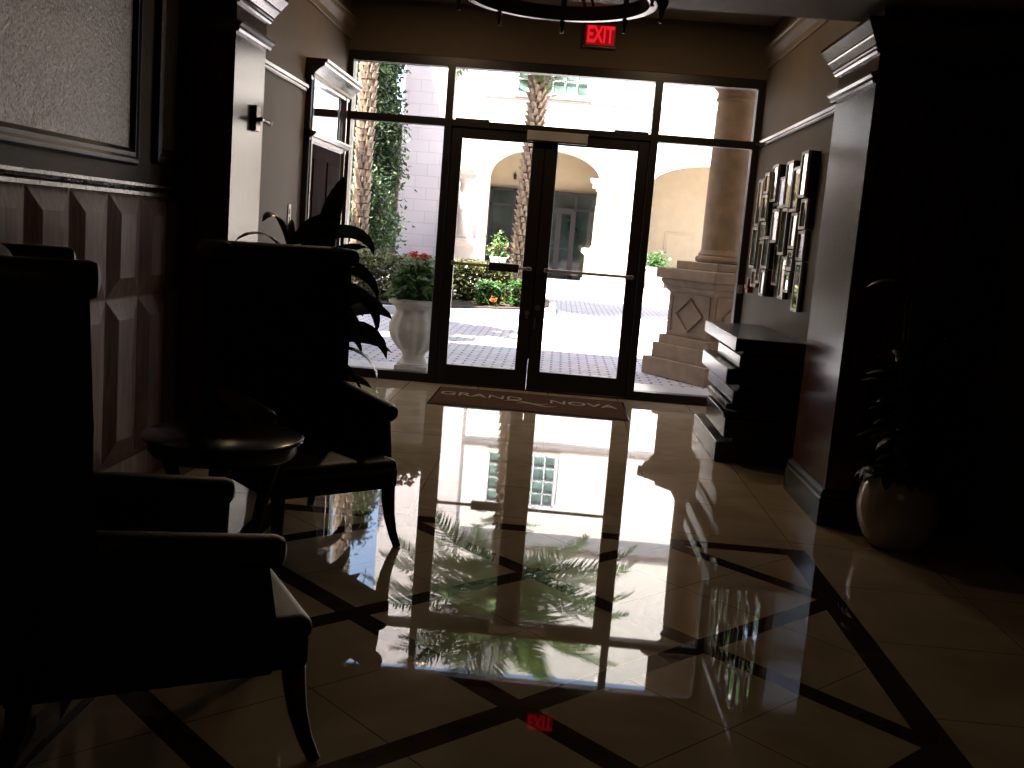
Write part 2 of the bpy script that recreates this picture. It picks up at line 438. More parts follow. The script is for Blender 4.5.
# cross-shaped fixture on the left pilaster
t = thing('wall_fixture', 'small dark cross shaped metal fixture on the shiny left pilaster', 'wall fixture', (-1.9, 6.25, 2.03))
bm = bmesh.new(); bx(bm, 0, .03, -.045, .045, -.075, .075, .006); obj('back_plate', bm, 'darkmetal', t)
bm = bmesh.new(); tube(bm, [(.02, 0, -.005), (.055, 0, -.005), (.06, .03, -.008), (.062, .10, -.012)], .014, 10)
tube(bm, [(.055, 0, -.005), (.06, -.06, -.008)], .014, 10); obj('lever', bm, 'darkmetal', t, 40)
bm = bmesh.new(); bmesh.ops.create_uvsphere(bm, u_segments=14, v_segments=8, radius=.02, matrix=Matrix.Translation((.062, .115, -.012))); obj('knob', bm, 'steel', t, 60)

# switch plate on the left wall
t = thing('switch_plate', 'narrow ivory switch plate on the left wall beside the door surround', 'light switch', (-2.1, 7.9, 1.40))
bm = bmesh.new(); bx(bm, 0, .008, -.04, .04, 0, .16, .003); obj('plate', bm, 'white_plastic', t)
for z in (.045, .105):
    bm = bmesh.new(); bx(bm, .006, .014, -.012, .012, z-.02, z+.02, .002); obj('rocker', bm, 'white_plastic', t)

# ---------------------------------------------------------------- left door with transom
d3 = box_struct('door_3', 'doorwood', (-2.1, -2.07, 8.36, 9.48, .0, 2.06), label='dark panelled door in the left wall')
bm = bmesh.new()
for y0, y1 in ((8.46, 8.88), (8.96, 9.38)):
    for z0, z1 in ((.15, .85), (.95, 1.95)):
        bx(bm, -2.072, -2.06, y0, y1, z0, z1, .008)
obj('raised_panel', bm, 'doorwood', d3)
bm = bmesh.new(); bmesh.ops.create_uvsphere(bm, u_segments=14, v_segments=8, radius=.03, matrix=Matrix.Translation((-2.01, 8.42, .98)))
tube(bm, [(-2.07, 8.42, .98), (-2.01, 8.42, .98)], .012, 8); obj('door_handle', bm, 'brass', d3, 50)
bm = bmesh.new()
cas = [(0, 0), (.045, 0), (.05, .015), (.04, .03), (.055, .045), (.055, .075), (.03, .10), (.02, .12), (0, .12)]
prism(bm, cas, lambda u, v, t: (-2.1+u, 8.24+v, t), 0, 2.62)
prism(bm, cas, lambda u, v, t: (-2.1+u, 9.60-v, t), 0, 2.62)
prism(bm, [(0, 0), (.04, 0), (.05, .02), (.05, .04), (.075, .05), (.1, .075), (.1, .09), (.0, .1)], lambda u, v, t: (-2.1+u, t, 2.06+v), 8.24, 9.62)
prism(bm, [(0, 0), (.05, 0), (.05, .025), (.07, .03), (.075, .05), (.11, .085), (.15, .11), (.15, .13), (.17, .14), (.17, .16), (0, .16)], lambda u, v, t: (-2.1+u, t, 2.54+v), 8.20, 9.64)
struct('trim_6', bm, 'moulding', 'dark door surround with two cornices on the left wall')
tr = box_struct('window_6', 'mirror', (-2.095, -2.085, 8.36, 9.48, 2.16, 2.545), label='mirror glazed transom above the dark door in the left wall')

# ================================================================== ENTRANCE GLAZING
Y0, Y1 = 9.74, 9.86
fr = bmesh.new()
for x0, x1 in ((-2.1, -2.05), (-1.175, -1.105), (.735, .805), (1.665, 1.73)):
    bx(fr, x0, x1, Y0, Y1, 0, 3.03, .004, 1)
bx(fr, -2.1, 1.73, Y0-.001, Y1+.001, 2.945, 3.03, .004, 1)
for x0, x1 in ((-2.06, -1.17), (.80, 1.67)):
    bx(fr, x0, x1, Y0+.002, Y1-.002, 2.41, 2.48, .004, 1); bx(fr, x0, x1, Y0+.002, Y1-.002, 0, .085, .004, 1)
bx(fr, -1.11, .74, Y0+.002, Y1-.002, 2.415, 2.475, .004, 1)
bx(fr, -1.18, .81, Y0, Y1, 0., .012)
bx(fr, -1.11, -1.07, 9.818, 9.85, .012, 2.42); bx(fr, .70, .74, 9.818, 9.85, .012, 2.42); bx(fr, -1.11, .74, 9.818, 9.85, 2.385, 2.42)
struct('trim_7', fr, 'bronze', 'dark bronze aluminium frame of the entrance glazing')
def pane(name, x0, x1, z0, z1, label):
    bm = bmesh.new(); v = [bm.verts.new(p) for p in ((x0, 9.80, z0), (x1, 9.80, z0), (x1, 9.80, z1), (x0, 9.80, z1))]; bm.faces.new(v)
    struct(name, bm, 'glass', label)
pane('window_1', -2.05, -1.175, .085, 2.41, 'tall clear sidelight left of the entrance doors')
pane('window_2', .805, 1.665, .085, 2.41, 'tall clear sidelight right of the entrance doors')
pane('window_3', -2.05, -1.175, 2.48, 2.945, 'upper clear pane over the left sidelight')
pane('window_4', -1.105, .735, 2.475, 2.945, 'wide clear transom pane over the entrance doors')
pane('window_5', .805, 1.665, 2.48, 2.945, 'upper clear pane over the right sidelight')

def door_leaf(name, x0, x1, gx0, gx1, label, hinge):
    bm = bmesh.new(); ya, yb = 9.765, 9.815
    bx(bm, x0, gx0, ya, yb, .014, 2.41, .004, 1); bx(bm, gx1, x1, ya, yb, .014, 2.41, .004, 1)
    bx(bm, gx0, gx1, ya, yb, .014, .19, .004, 1); bx(bm, gx0, gx1, ya, yb, 2.315, 2.41, .004, 1)
    d = struct(name, bm, 'bronze', label)
    bm = bmesh.new(); v = [bm.verts.new(p) for p in ((gx0, 9.79, .19), (gx1, 9.79, .19), (gx1, 9.79, 2.315), (gx0, 9.79, 2.315))]; bm.faces.new(v)
    obj('glass_pane', bm, 'glass', d)
    # push bar
    bm = bmesh.new(); bx(bm, x0+.09, x1-.03, 9.70, 9.73, 1.145, 1.172, .005)
    for x in (x0+.1, x1-.06): bx(bm, x-.02, x+.02, 9.70, 9.77, 1.14, 1.177, .003)
    p = obj('push_bar', bm, 'plate', d, label='grey push bar across the glass')
    return d
d1 = door_leaf('door_1', -1.10, -.228, -1.0, -.345, 'left leaf of the double glass entrance door', 0)
bm = bmesh.new(); bx(bm, -.66, -.38, 9.665, 9.735, 1.115, 1.195, .008); obj('latch_box', bm, 'bronze', d1)
bm = bmesh.new(); tube(bm, [(-.27, 9.77, .74), (-.27, 9.735, .74)], .022, 14); tube(bm, [(-.27, 9.77, .70), (-.27, 9.73, .70)], .012, 10); obj('lock_cylinder', bm, 'brass', d1, 40)
bm = bmesh.new(); bx(bm, -.25, -.205, 9.816, 9.826, .30, 2.40, .002, 1); obj('astragal', bm, 'bronze', d1)
d2 = door_leaf('door_2', -.222, .73, -.105, .63, 'right leaf of the double glass entrance door', 1)
bm = bmesh.new(); tube(bm, [(-.175, 9.77, .80), (-.175, 9.735, .80)], .026, 14); obj('lock_cylinder', bm, 'brass', d2, 40)
bm = bmesh.new(); tube(bm, [(-.19, 9.77, .60), (-.19, 9.735, .60), (-.19, 9.735, .70), (-.19, 9.77, .70)], .008, 8); obj('flush_bolt', bm, 'brass', d2, 40)
# closer cover over the meeting of the leaves
t = thing('closer_cover', 'pale grey metal cover plate centred above the double door', 'door hardware', (-.12, 9.74, 2.34))
bm = bmesh.new(); bx(bm, -.28, .28, -.05, 0, 0, .085, .004); obj('cover', bm, 'plate', t)
bm = bmesh.new(); bx(bm, -.27, .27, -.04, -.002, -.012, .0, .002); obj('arm_track', bm, 'bronze', t)
for x, lab in ((-.93, 'dark closer box projecting above the left door leaf'), (.56, 'dark closer box projecting above the right door leaf')):
    t = thing('door_closer', lab, 'door closer', (x, 9.86, 2.42), group='closer boxes over the entrance doors')
    bm = bmesh.new(); bx(bm, -.16, .16, 0, .06, 0, .085, .006); obj('body', bm, 'bronze', t)
    bm = bmesh.new(); tube(bm, [(-.1, .03, .0), (-.02, .12, -.01), (.10, .03, -.02)], .008, 8); obj('arm', bm, 'bronze', t)

# exit sign
t = thing('exit_sign', 'red illuminated EXIT sign on the wall above the entrance glazing', 'exit sign', (.19, 9.74, 3.205))
bm = bmesh.new(); bx(bm, -.145, .145, -.055, 0, 0, .195, .005); obj('housing', bm, 'housing', t)
bm = bmesh.new(); bx(bm, -.13, .13, -.058, -.05, .012, .185, .002); obj('face', bm, 'exitface', t, label='dark red glowing face')
bm = bmesh.new(); bx(bm, -.15, .15, -.062, 0, -.008, .001, .002); obj('bottom_edge', bm, 'steel', t)

def text_mesh(name, body, size, m, parent, loc, rot, depth=.002, sx=1., bold=0.):
    cu = bpy.data.curves.new(name, 'FONT'); cu.body = body; cu.size = size; cu.extrude = depth; cu.align_x = 'CENTER'; cu.align_y = 'CENTER'; cu.offset = bold
    to = bpy.data.objects.new(name, cu); COL.objects.link(to)
    dg = bpy.context.evaluated_depsgraph_get()
    me = bpy.data.meshes.new_from_object(to.evaluated_get(dg)); bpy.data.objects.remove(to); 
    me.materials.clear(); me.materials.append(M[m])
    o = bpy.data.objects.new(name, me); COL.objects.link(o)
    o.parent = parent; o.location = loc; o.rotation_euler = rot; o.scale = (sx, 1, 1)
    return o
text_mesh('lettering', 'EXIT', .2, 'exitletter', t, (0, -.06, .098), (R(90), 0, 0), .003, .6, .006)

# entrance mat
t = thing('door_mat', 'brown entrance mat with pale lettering in front of the glass doors', 'door mat', (-.16, 9.02, 0))
bm = bmesh.new(); bx(bm, -.84, .84, -.47, .47, .001, .014, .004); obj('mat', bm, 'matcoir', t)
bm = bmesh.new(); bx(bm, -.86, .86, -.49, .49, .0005, .007, .003); obj('rubber_edge', bm, 'lacquer', t)
text_mesh('lettering', 'GRAND', .25, 'matbeige', t, (-.44, .10, .0145), (0, 0, 0), .001, .85)
text_mesh('lettering', 'NOVA', .25, 'matbeige', t, (.47, .10, .0145), (0, 0, 0), .001, .85)
bm = bmesh.new()
for k, (a, b_) in enumerate(((-.22, .16), (-.12, .24))):
    pts = [(a+(b_-a)*i/14, -.05-.09*k+.05*math.sin(PI*2*i/14), .0145) for i in range(15)]
    tube(bm, pts, [.012*math.sin(PI*(i+.6)/15.2)+.002 for i in range(15)], 6, .25)
obj('swash_emblem', bm, 'matbeige', t)

# fire alarm pull station
t = thing('fire_alarm', 'small red fire alarm pull station on the right wall by the glazing', 'fire alarm', (1.73, 9.36, 1.12))
bm = bmesh.new(); bx(bm, -.045, .004, -.05, .05, 0, .13, .006); obj('box', bm, 'red', t)
bm = bmesh.new(); bx(bm, -.06, -.04, -.035, .035, .04, .065, .004); obj('pull_handle', bm, 'white_plastic', t)
t = thing('door_control', 'small steel control plate on the right glazing jamb', 'door control', (1.70, 9.74, 1.13))
bm = bmesh.new(); bx(bm, -.025, .02, -.012, 0, -.04, .04, .003); obj('plate', bm, 'steel', t)
bm = bmesh.new(); tube(bm, [(0, -.012, .0), (0, -.03, .0)], .012, 12); obj('button', bm, 'steel', t)

# ================================================================== MIRROR SCULPTURE
t = thing('mirror_sculpture', 'wall sculpture of staggered silver framed mirror rectangles on the right wall', 'wall art', (1.73, 8.25, 1.08))
rng = random.Random(5)
cols = 7; cw = .26; y = -.91
def mirror_box(y0, y1, z0, z1, d):
    bm = bmesh.new()
    f = .022
    bx(bm, -d, -d+.02, y0, y1, z0, z0+f); bx(bm, -d, -d+.02, y0, y1, z1-f, z1)
    bx(bm, -d, -d+.02, y0, y0+f, z0+f, z1-f); bx(bm, -d, -d+.02, y1-f, y1, z0+f, z1-f)
    p = obj('mirror_frame', bm, 'silver', t)
    bm = bmesh.new()
    for a in ((y0+.002, y0+.012, z0+.002, z1-.002), (y1-.012, y1-.002, z0+.002, z1-.002)): bx(bm, -d+.02, 0, *a)
    for a in ((y0+.012, y1-.012, z0+.002, z0+.012), (y0+.012, y1-.012, z1-.012, z1-.002)): bx(bm, -d+.02, 0, *a)
    obj('box_side', bm, 'darkside', p)
    bm = bmesh.new(); bx(bm, -d+.006, -d+.012, y0+f, y1-f, z0+f, z1-f); 
    # each mirror is set at its own slight angle
    a1 = rng.uniform(-.05, .05); c = Vector((-d+.009, (y0+y1)/2, (z0+z1)/2))
    bmesh.ops.transform(bm, matrix=Matrix.Translation(c) @ Matrix.Rotation(a1, 4, 'Z') @ Matrix.Translation(-c), verts=bm.verts)
    obj('mirror', bm, 'mirror', p)
for c in range(cols):
    z = [.0, .12, .06, .15, .05, .14, .10][c]; top = [1.13, 1.04, 1.10, 1.0, 1.11, 1.06, 1.02][c]
    yy = y+c*cw
    while z < top-.1:
        h = rng.choice((.16, .22, .27, .33, .36))
        if z+h > top-.12: h = top-z
        w_ = rng.uniform(.17, .25); o_ = rng.uniform(0, cw-w_)
        mirror_box(yy+o_, yy+o_+w_, z+.004, z+h-.004, rng.choice((.04, .055, .07, .085)))
        z += h
bm = bmesh.new(); bx(bm, -.02, 0, -.85, .86, .2, .24); bx(bm, -.02, 0, -.85, .86, .85, .89); obj('hanging_rail', bm, 'darkside', t)

# ================================================================== CONSOLE TABLE
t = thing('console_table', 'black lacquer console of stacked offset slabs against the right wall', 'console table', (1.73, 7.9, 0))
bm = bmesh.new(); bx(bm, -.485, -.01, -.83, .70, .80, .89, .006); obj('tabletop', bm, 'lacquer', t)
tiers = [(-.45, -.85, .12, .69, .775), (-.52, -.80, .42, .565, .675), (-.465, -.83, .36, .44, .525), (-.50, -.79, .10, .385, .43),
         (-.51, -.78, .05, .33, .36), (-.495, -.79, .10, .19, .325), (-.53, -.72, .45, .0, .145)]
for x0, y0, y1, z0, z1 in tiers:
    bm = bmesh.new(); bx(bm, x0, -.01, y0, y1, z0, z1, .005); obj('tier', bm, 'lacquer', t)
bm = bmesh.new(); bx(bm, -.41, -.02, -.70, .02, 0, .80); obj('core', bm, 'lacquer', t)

# ================================================================== CHANDELIER
t = thing('chandelier', 'dark bronze ring chandelier hanging below the lobby ceiling', 'chandelier', (-.10, 4.60, 2.47))
r0 = .40
bm = bmesh.new()
prof = [(r0-.012, 0), (r0+.02, 0), (r0+.02, .008), (r0+.004, .012), (r0+.004, .052), (r0+.02, .056), (r0+.02, .064), (r0-.012, .064)]
segs = 72; rings = []
for i in range(segs):
    a = 2*PI*i/segs; rings.append([bm.verts.new((r*math.cos(a), r*math.sin(a), z)) for r, z in prof])
for i in range(segs):
    A, B = rings[i], rings[(i+1) % segs]
    for k in range(len(prof)): bm.faces.new((A[k], B[k], B[(k+1) % len(prof)], A[(k+1) % len(prof)]))
obj('ring', bm, 'darkmetal', t, 40)
for k in range(9):
    a = R(8+40*k); ux, uy = math.cos(a), math.sin(a)
    bm = bmesh.new()
    tube(bm, [(r0*ux, r0*uy, .03), ((r0+.035)*ux, (r0+.035)*uy, .03), ((r0+.05)*ux, (r0+.05)*uy, .035)], .008, 8)
    c = ((r0+.05)*ux, (r0+.05)*uy, 0)
    lathe(bm, [(.004, -.05), (.010, -.045), (.006, -.035), (.009, -.02), (.012, .0), (.026, .03), (.028, .045), (.016, .05), (.013, .055), (.013, .12), (.011, .14)], c, 14)
    obj('candle_arm', bm, 'darkmetal', t, 40)
for k in range(3):
    a = R(70+120*k)
    for s in (-.022, .022):
        bm = bmesh.new(); aa = a+s/r0
        tube(bm, [(r0*math.cos(aa), r0*math.sin(aa), .06), (.1*math.cos(aa), .1*math.sin(aa), .30)], .006, 8)
        obj('suspension_rod', bm, 'darkmetal', t, 40)
bm = bmesh.new(); lathe(bm, [(.02, .27), (.11, .29), (.12, .315), (.12, .328)], segs=28); obj('ceiling_canopy', bm, 'darkmetal', t, 40)

# ================================================================== CHAIRS
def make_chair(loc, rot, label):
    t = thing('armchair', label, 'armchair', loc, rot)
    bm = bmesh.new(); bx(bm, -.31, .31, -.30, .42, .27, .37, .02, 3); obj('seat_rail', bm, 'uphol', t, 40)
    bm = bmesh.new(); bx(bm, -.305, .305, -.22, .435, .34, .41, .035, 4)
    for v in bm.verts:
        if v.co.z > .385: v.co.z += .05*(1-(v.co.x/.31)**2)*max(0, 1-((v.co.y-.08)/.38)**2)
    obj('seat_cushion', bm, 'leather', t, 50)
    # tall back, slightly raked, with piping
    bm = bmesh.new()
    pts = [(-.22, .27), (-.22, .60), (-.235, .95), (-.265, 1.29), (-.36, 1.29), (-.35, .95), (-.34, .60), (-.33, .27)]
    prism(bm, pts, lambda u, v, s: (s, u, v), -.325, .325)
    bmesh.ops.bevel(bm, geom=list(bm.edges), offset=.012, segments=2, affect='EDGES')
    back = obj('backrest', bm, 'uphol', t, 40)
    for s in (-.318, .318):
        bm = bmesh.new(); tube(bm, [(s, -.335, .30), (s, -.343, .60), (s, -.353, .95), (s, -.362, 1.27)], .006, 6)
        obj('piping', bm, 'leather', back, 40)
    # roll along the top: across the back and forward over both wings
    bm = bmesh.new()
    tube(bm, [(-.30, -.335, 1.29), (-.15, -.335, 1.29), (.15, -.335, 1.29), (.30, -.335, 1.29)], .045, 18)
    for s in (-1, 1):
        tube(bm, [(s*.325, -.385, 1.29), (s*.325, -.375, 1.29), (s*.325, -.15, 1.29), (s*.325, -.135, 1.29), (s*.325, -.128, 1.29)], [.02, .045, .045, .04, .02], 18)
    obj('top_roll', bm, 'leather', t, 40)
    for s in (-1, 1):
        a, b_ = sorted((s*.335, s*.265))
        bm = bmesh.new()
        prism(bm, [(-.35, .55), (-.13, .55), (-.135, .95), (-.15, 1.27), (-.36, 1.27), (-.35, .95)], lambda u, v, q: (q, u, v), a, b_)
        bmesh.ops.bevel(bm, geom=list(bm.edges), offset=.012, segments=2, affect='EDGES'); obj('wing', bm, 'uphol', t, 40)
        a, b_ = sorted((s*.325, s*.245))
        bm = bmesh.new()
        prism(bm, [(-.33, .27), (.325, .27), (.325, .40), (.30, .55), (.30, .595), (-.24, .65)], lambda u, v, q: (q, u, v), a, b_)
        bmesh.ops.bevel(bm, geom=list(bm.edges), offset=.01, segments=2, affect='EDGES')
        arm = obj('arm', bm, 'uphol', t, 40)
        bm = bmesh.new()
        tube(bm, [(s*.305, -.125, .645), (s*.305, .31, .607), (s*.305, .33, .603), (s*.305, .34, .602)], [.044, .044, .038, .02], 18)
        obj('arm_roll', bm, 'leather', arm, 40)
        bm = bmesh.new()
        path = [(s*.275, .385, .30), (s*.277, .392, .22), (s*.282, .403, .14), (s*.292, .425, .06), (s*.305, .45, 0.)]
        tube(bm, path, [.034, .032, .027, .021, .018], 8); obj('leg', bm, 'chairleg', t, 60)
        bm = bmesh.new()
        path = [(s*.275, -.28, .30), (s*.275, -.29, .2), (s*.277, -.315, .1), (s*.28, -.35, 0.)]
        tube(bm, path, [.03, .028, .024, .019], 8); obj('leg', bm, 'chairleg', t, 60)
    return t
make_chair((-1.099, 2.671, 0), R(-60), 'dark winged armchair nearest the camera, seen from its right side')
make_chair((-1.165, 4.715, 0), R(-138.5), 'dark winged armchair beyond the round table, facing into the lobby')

# ================================================================== SIDE TABLE
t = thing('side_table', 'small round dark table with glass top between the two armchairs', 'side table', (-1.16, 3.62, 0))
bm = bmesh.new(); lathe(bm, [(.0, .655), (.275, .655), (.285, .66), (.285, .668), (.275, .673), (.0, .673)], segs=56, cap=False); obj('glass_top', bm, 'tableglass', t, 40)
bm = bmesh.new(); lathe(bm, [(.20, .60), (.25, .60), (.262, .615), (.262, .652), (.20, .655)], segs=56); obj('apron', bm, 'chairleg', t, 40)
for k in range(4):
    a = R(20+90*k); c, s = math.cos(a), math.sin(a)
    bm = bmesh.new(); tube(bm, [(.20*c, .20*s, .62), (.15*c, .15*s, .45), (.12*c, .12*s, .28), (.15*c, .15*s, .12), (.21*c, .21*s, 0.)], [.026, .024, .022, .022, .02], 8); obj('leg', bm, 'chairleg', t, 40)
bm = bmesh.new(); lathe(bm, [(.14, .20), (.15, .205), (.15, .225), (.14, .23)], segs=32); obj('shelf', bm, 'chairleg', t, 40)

# ================================================================== HOUSE PLANTS
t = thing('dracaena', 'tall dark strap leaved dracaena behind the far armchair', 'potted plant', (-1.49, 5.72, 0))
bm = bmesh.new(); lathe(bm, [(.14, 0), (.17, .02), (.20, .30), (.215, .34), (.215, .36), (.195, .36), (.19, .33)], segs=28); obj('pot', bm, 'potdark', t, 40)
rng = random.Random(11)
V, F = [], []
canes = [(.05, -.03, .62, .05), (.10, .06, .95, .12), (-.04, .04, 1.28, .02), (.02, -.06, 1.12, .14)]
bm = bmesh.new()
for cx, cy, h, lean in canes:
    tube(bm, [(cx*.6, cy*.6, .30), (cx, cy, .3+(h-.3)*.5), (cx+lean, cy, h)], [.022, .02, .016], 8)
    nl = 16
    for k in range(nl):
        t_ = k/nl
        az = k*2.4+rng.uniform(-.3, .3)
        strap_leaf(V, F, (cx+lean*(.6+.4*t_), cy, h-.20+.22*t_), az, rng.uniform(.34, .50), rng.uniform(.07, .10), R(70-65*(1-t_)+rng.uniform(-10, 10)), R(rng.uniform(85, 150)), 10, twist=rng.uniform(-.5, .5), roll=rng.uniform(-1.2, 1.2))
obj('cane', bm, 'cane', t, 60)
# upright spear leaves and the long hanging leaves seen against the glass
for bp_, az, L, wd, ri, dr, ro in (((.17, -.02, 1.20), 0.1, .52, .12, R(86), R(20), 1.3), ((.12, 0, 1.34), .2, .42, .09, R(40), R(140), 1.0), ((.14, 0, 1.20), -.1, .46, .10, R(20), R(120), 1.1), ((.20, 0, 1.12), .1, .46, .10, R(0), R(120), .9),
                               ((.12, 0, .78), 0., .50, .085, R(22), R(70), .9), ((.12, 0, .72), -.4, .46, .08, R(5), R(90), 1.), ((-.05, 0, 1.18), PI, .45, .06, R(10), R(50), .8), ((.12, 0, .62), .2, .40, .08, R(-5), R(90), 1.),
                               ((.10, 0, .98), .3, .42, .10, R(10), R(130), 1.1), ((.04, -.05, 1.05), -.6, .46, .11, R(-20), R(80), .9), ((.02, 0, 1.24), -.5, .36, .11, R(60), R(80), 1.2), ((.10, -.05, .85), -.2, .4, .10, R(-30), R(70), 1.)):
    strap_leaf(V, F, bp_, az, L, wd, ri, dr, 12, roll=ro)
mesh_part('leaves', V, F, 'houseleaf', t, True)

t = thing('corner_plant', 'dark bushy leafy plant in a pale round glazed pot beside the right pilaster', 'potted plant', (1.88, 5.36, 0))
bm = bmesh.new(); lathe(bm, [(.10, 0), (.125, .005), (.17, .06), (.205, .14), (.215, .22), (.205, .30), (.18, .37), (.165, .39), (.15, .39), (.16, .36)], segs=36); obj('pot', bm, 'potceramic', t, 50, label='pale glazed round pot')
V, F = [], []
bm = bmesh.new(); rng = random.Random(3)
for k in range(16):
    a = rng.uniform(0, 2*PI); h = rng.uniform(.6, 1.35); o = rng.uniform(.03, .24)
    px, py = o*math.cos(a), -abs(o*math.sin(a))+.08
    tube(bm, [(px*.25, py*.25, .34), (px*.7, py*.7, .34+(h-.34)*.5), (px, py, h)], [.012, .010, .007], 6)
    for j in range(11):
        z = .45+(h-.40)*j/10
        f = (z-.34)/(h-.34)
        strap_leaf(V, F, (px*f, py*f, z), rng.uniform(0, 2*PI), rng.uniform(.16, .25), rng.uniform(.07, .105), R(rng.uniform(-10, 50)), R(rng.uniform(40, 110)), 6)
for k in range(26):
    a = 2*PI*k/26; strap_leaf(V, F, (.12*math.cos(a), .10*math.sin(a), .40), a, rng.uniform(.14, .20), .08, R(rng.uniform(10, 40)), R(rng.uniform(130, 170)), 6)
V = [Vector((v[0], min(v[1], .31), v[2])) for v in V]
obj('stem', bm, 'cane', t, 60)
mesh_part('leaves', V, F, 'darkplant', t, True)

# ================================================================== OUTSIDE: ground, porch, own facade
box_struct('porch_floor', 'porch', (-9, 9, 9.86, 11.0, -.2, -.005), label='pale stone porch strip outside the doors')['kind'] = 'structure'
box_struct('ground', 'pavers', (-70, 70, 11.0, 46, -.2, -.01), label='brick paved forecourt')
box_struct('roof', 'stuccotan', (-14, 14, 9.95, 11.85, 5.1, 5.4), label='porch roof')
box_struct('wall_outside', 'stuccotan', (-14, -2.45, 9.86, 9.95, 0, 5.4), (2.6, 14, 9.86, 9.95, 0, 5.4), (-14, 14, 9.8, 9.95, 3.9, 11.0), label='outer face of the lobby building')

# ------------------------------------------------------------------ porch column on its pedestal
t = thing('stone_column', 'round tan stone column on a stepped pedestal outside the right sidelight', 'column', (1.81, 11.87, 0), R(34))
def sq(bm, h, z0, z1, bev=.006): bx(bm, -h, h, -h, h, z0, z1, bev, 1)
bm = bmesh.new(); sq(bm, .545, -.005, .20); sq(bm, .475, .20, .37); sq(bm, .43, .37, .47); obj('plinth_steps', bm, 'coral', t)
bm = bmesh.new(); sq(bm, .375, .47, .97)
loft_rect(bm, (-.375, .375, -.375, .375), [(0, .96), (.02, .98), (.03, 1.0), (.03, 1.03), (.06, 1.05), (.08, 1.09), (.08, 1.11), (0, 1.12)])
ped = obj('pedestal', bm, 'coral', t)
for k in range(4):   # recessed look: raised border and a lozenge moulding on each face
    bm = bmesh.new(); mtx = Matrix.Rotation(PI/2*k, 4, 'Z')
    for a in ((-.33, -.30, .52, .93), (.30, .33, .52, .93)): bx(bm, a[0], a[1], -.385, -.37, a[2], a[3], 0, 2, mtx)
    for z0, z1 in ((.50, .525), (.925, .95)): bx(bm, -.33, .33, -.385, -.37, z0, z1, 0, 2, mtx)
    pts = [(0, -.385, .54), (.22, -.385, .725), (0, -.385, .91), (-.22, -.385, .725), (0, -.385, .54)]
    for p, q in zip(pts, pts[1:]): tube(bm, [mtx @ Vector(p), mtx @ Vector(q)], .013, 6)
    obj('lozenge_panel', bm, 'coral', ped)
bm = bmesh.new(); sq(bm, .50, 1.115, 1.235, .01); sq(bm, .345, 1.235, 1.325, .008); obj('pedestal_cap', bm, 'coral', t)
bm = bmesh.new(); lathe(bm, [(.245, 1.325), (.275, 1.335), (.285, 1.365), (.275, 1.39), (.25, 1.40), (.255, 1.42), (.24, 1.44), (.228, 1.47)], segs=48); obj('shaft_base', bm, 'coral', t, 40)
bm = bmesh.new(); lathe(bm, [(.228, 1.45), (.229, 1.9), (.226, 2.4), (.215, 2.95), (.208, 3.12)], segs=48); obj('shaft', bm, 'coral', t, 40)
bm = bmesh.new(); lathe(bm, [(.208, 3.10), (.23, 3.11), (.235, 3.13), (.22, 3.15), (.22, 3.20), (.24, 3.22), (.29, 3.27), (.30, 3.30)], segs=48); sq(bm, .32, 3.30, 3.40); obj('capital', bm, 'coral', t, 40)
bm = bmesh.new(); sq(bm, .25, 3.40, 5.1); obj('impost', bm, 'coral', t)

# square pier of the porch on the left
t = thing('porch_pier', 'cream square porch pier at the left edge of the left sidelight', 'pier', (-2.86, 12.55, 0))
bm = bmesh.new(); bx(bm, -.22, .22, -.22, .22, 1.05, 5.1, .01)
for x0, x1 in ((-.17, -.05), (.05, .17)): bx(bm, x0, x1, -.235, -.21, 1.15, 4.9, .008)
for y0, y1 in ((-.17, -.05), (.05, .17)): bx(bm, .21, .235, y0, y1, 1.15, 4.9, .008)
obj('shaft', bm, 'pierstone', t)
bm = bmesh.new(); loft_rect(bm, (-.26, .26, -.26, .26), [(.08, -.01), (.08, .2), (0, .22), (0, .85), (.03, .88), (.07, .94), (.07, 1.0), (-.03, 1.06)]); obj('pedestal', bm, 'pierstone', t)

# ------------------------------------------------------------------ urn with geraniums
t = thing('flower_urn', 'pale cast stone urn with red geraniums just outside the left sidelight', 'urn', (-1.43, 10.55, -.005))
def flute(a, z): return 1+(.035*math.cos(12*a) if .18 < z < .62 else 0.)
bm = bmesh.new()
lathe(bm, [(.16, 0), (.165, .01), (.165, .075), (.145, .085), (.125, .12), (.115, .16), (.125, .19), (.19, .25), (.245, .33), (.265, .40), (.265, .46), (.245, .52), (.215, .575), (.205, .61), (.215, .64), (.25, .67), (.285, .69), (.29, .715), (.275, .735), (.245, .74), (.235, .72), (.22, .66)], segs=72, rad=flute)
bx(bm, -.17, .17, -.17, .17, -.001, .06, .008); obj('urn_body', bm, 'urn', t, 45)
bm = bmesh.new(); lathe(bm, [(.0, .69), (.23, .69), (.23, .70), (.0, .715)], segs=24, cap=False); obj('soil', bm, 'soil', t)
rng = random.Random(2)
pts = []
while len(pts) < 900:
    p = Vector((rng.uniform(-.36, .36), rng.uniform(-.36, .36), rng.uniform(.74, 1.17)))
    q = Vector((p.x/.30, p.y/.30, (p.z-.88)/.28))
    if .3 < q.length < 1.: pts.append(p)
V, F = leaf_cloud(pts, .085, rng, narrow=.95); mesh_part('foliage', V, F, 'geranleaf', t)
bm = bmesh.new()
for k in range(9):
    a = 2.4*k; tube(bm, [(0, 0, .69), (.08*math.cos(a), .08*math.sin(a), .85), (.16*math.cos(a), .16*math.sin(a), 1.08)], .008, 6)
obj('stems', bm, 'cane', t)
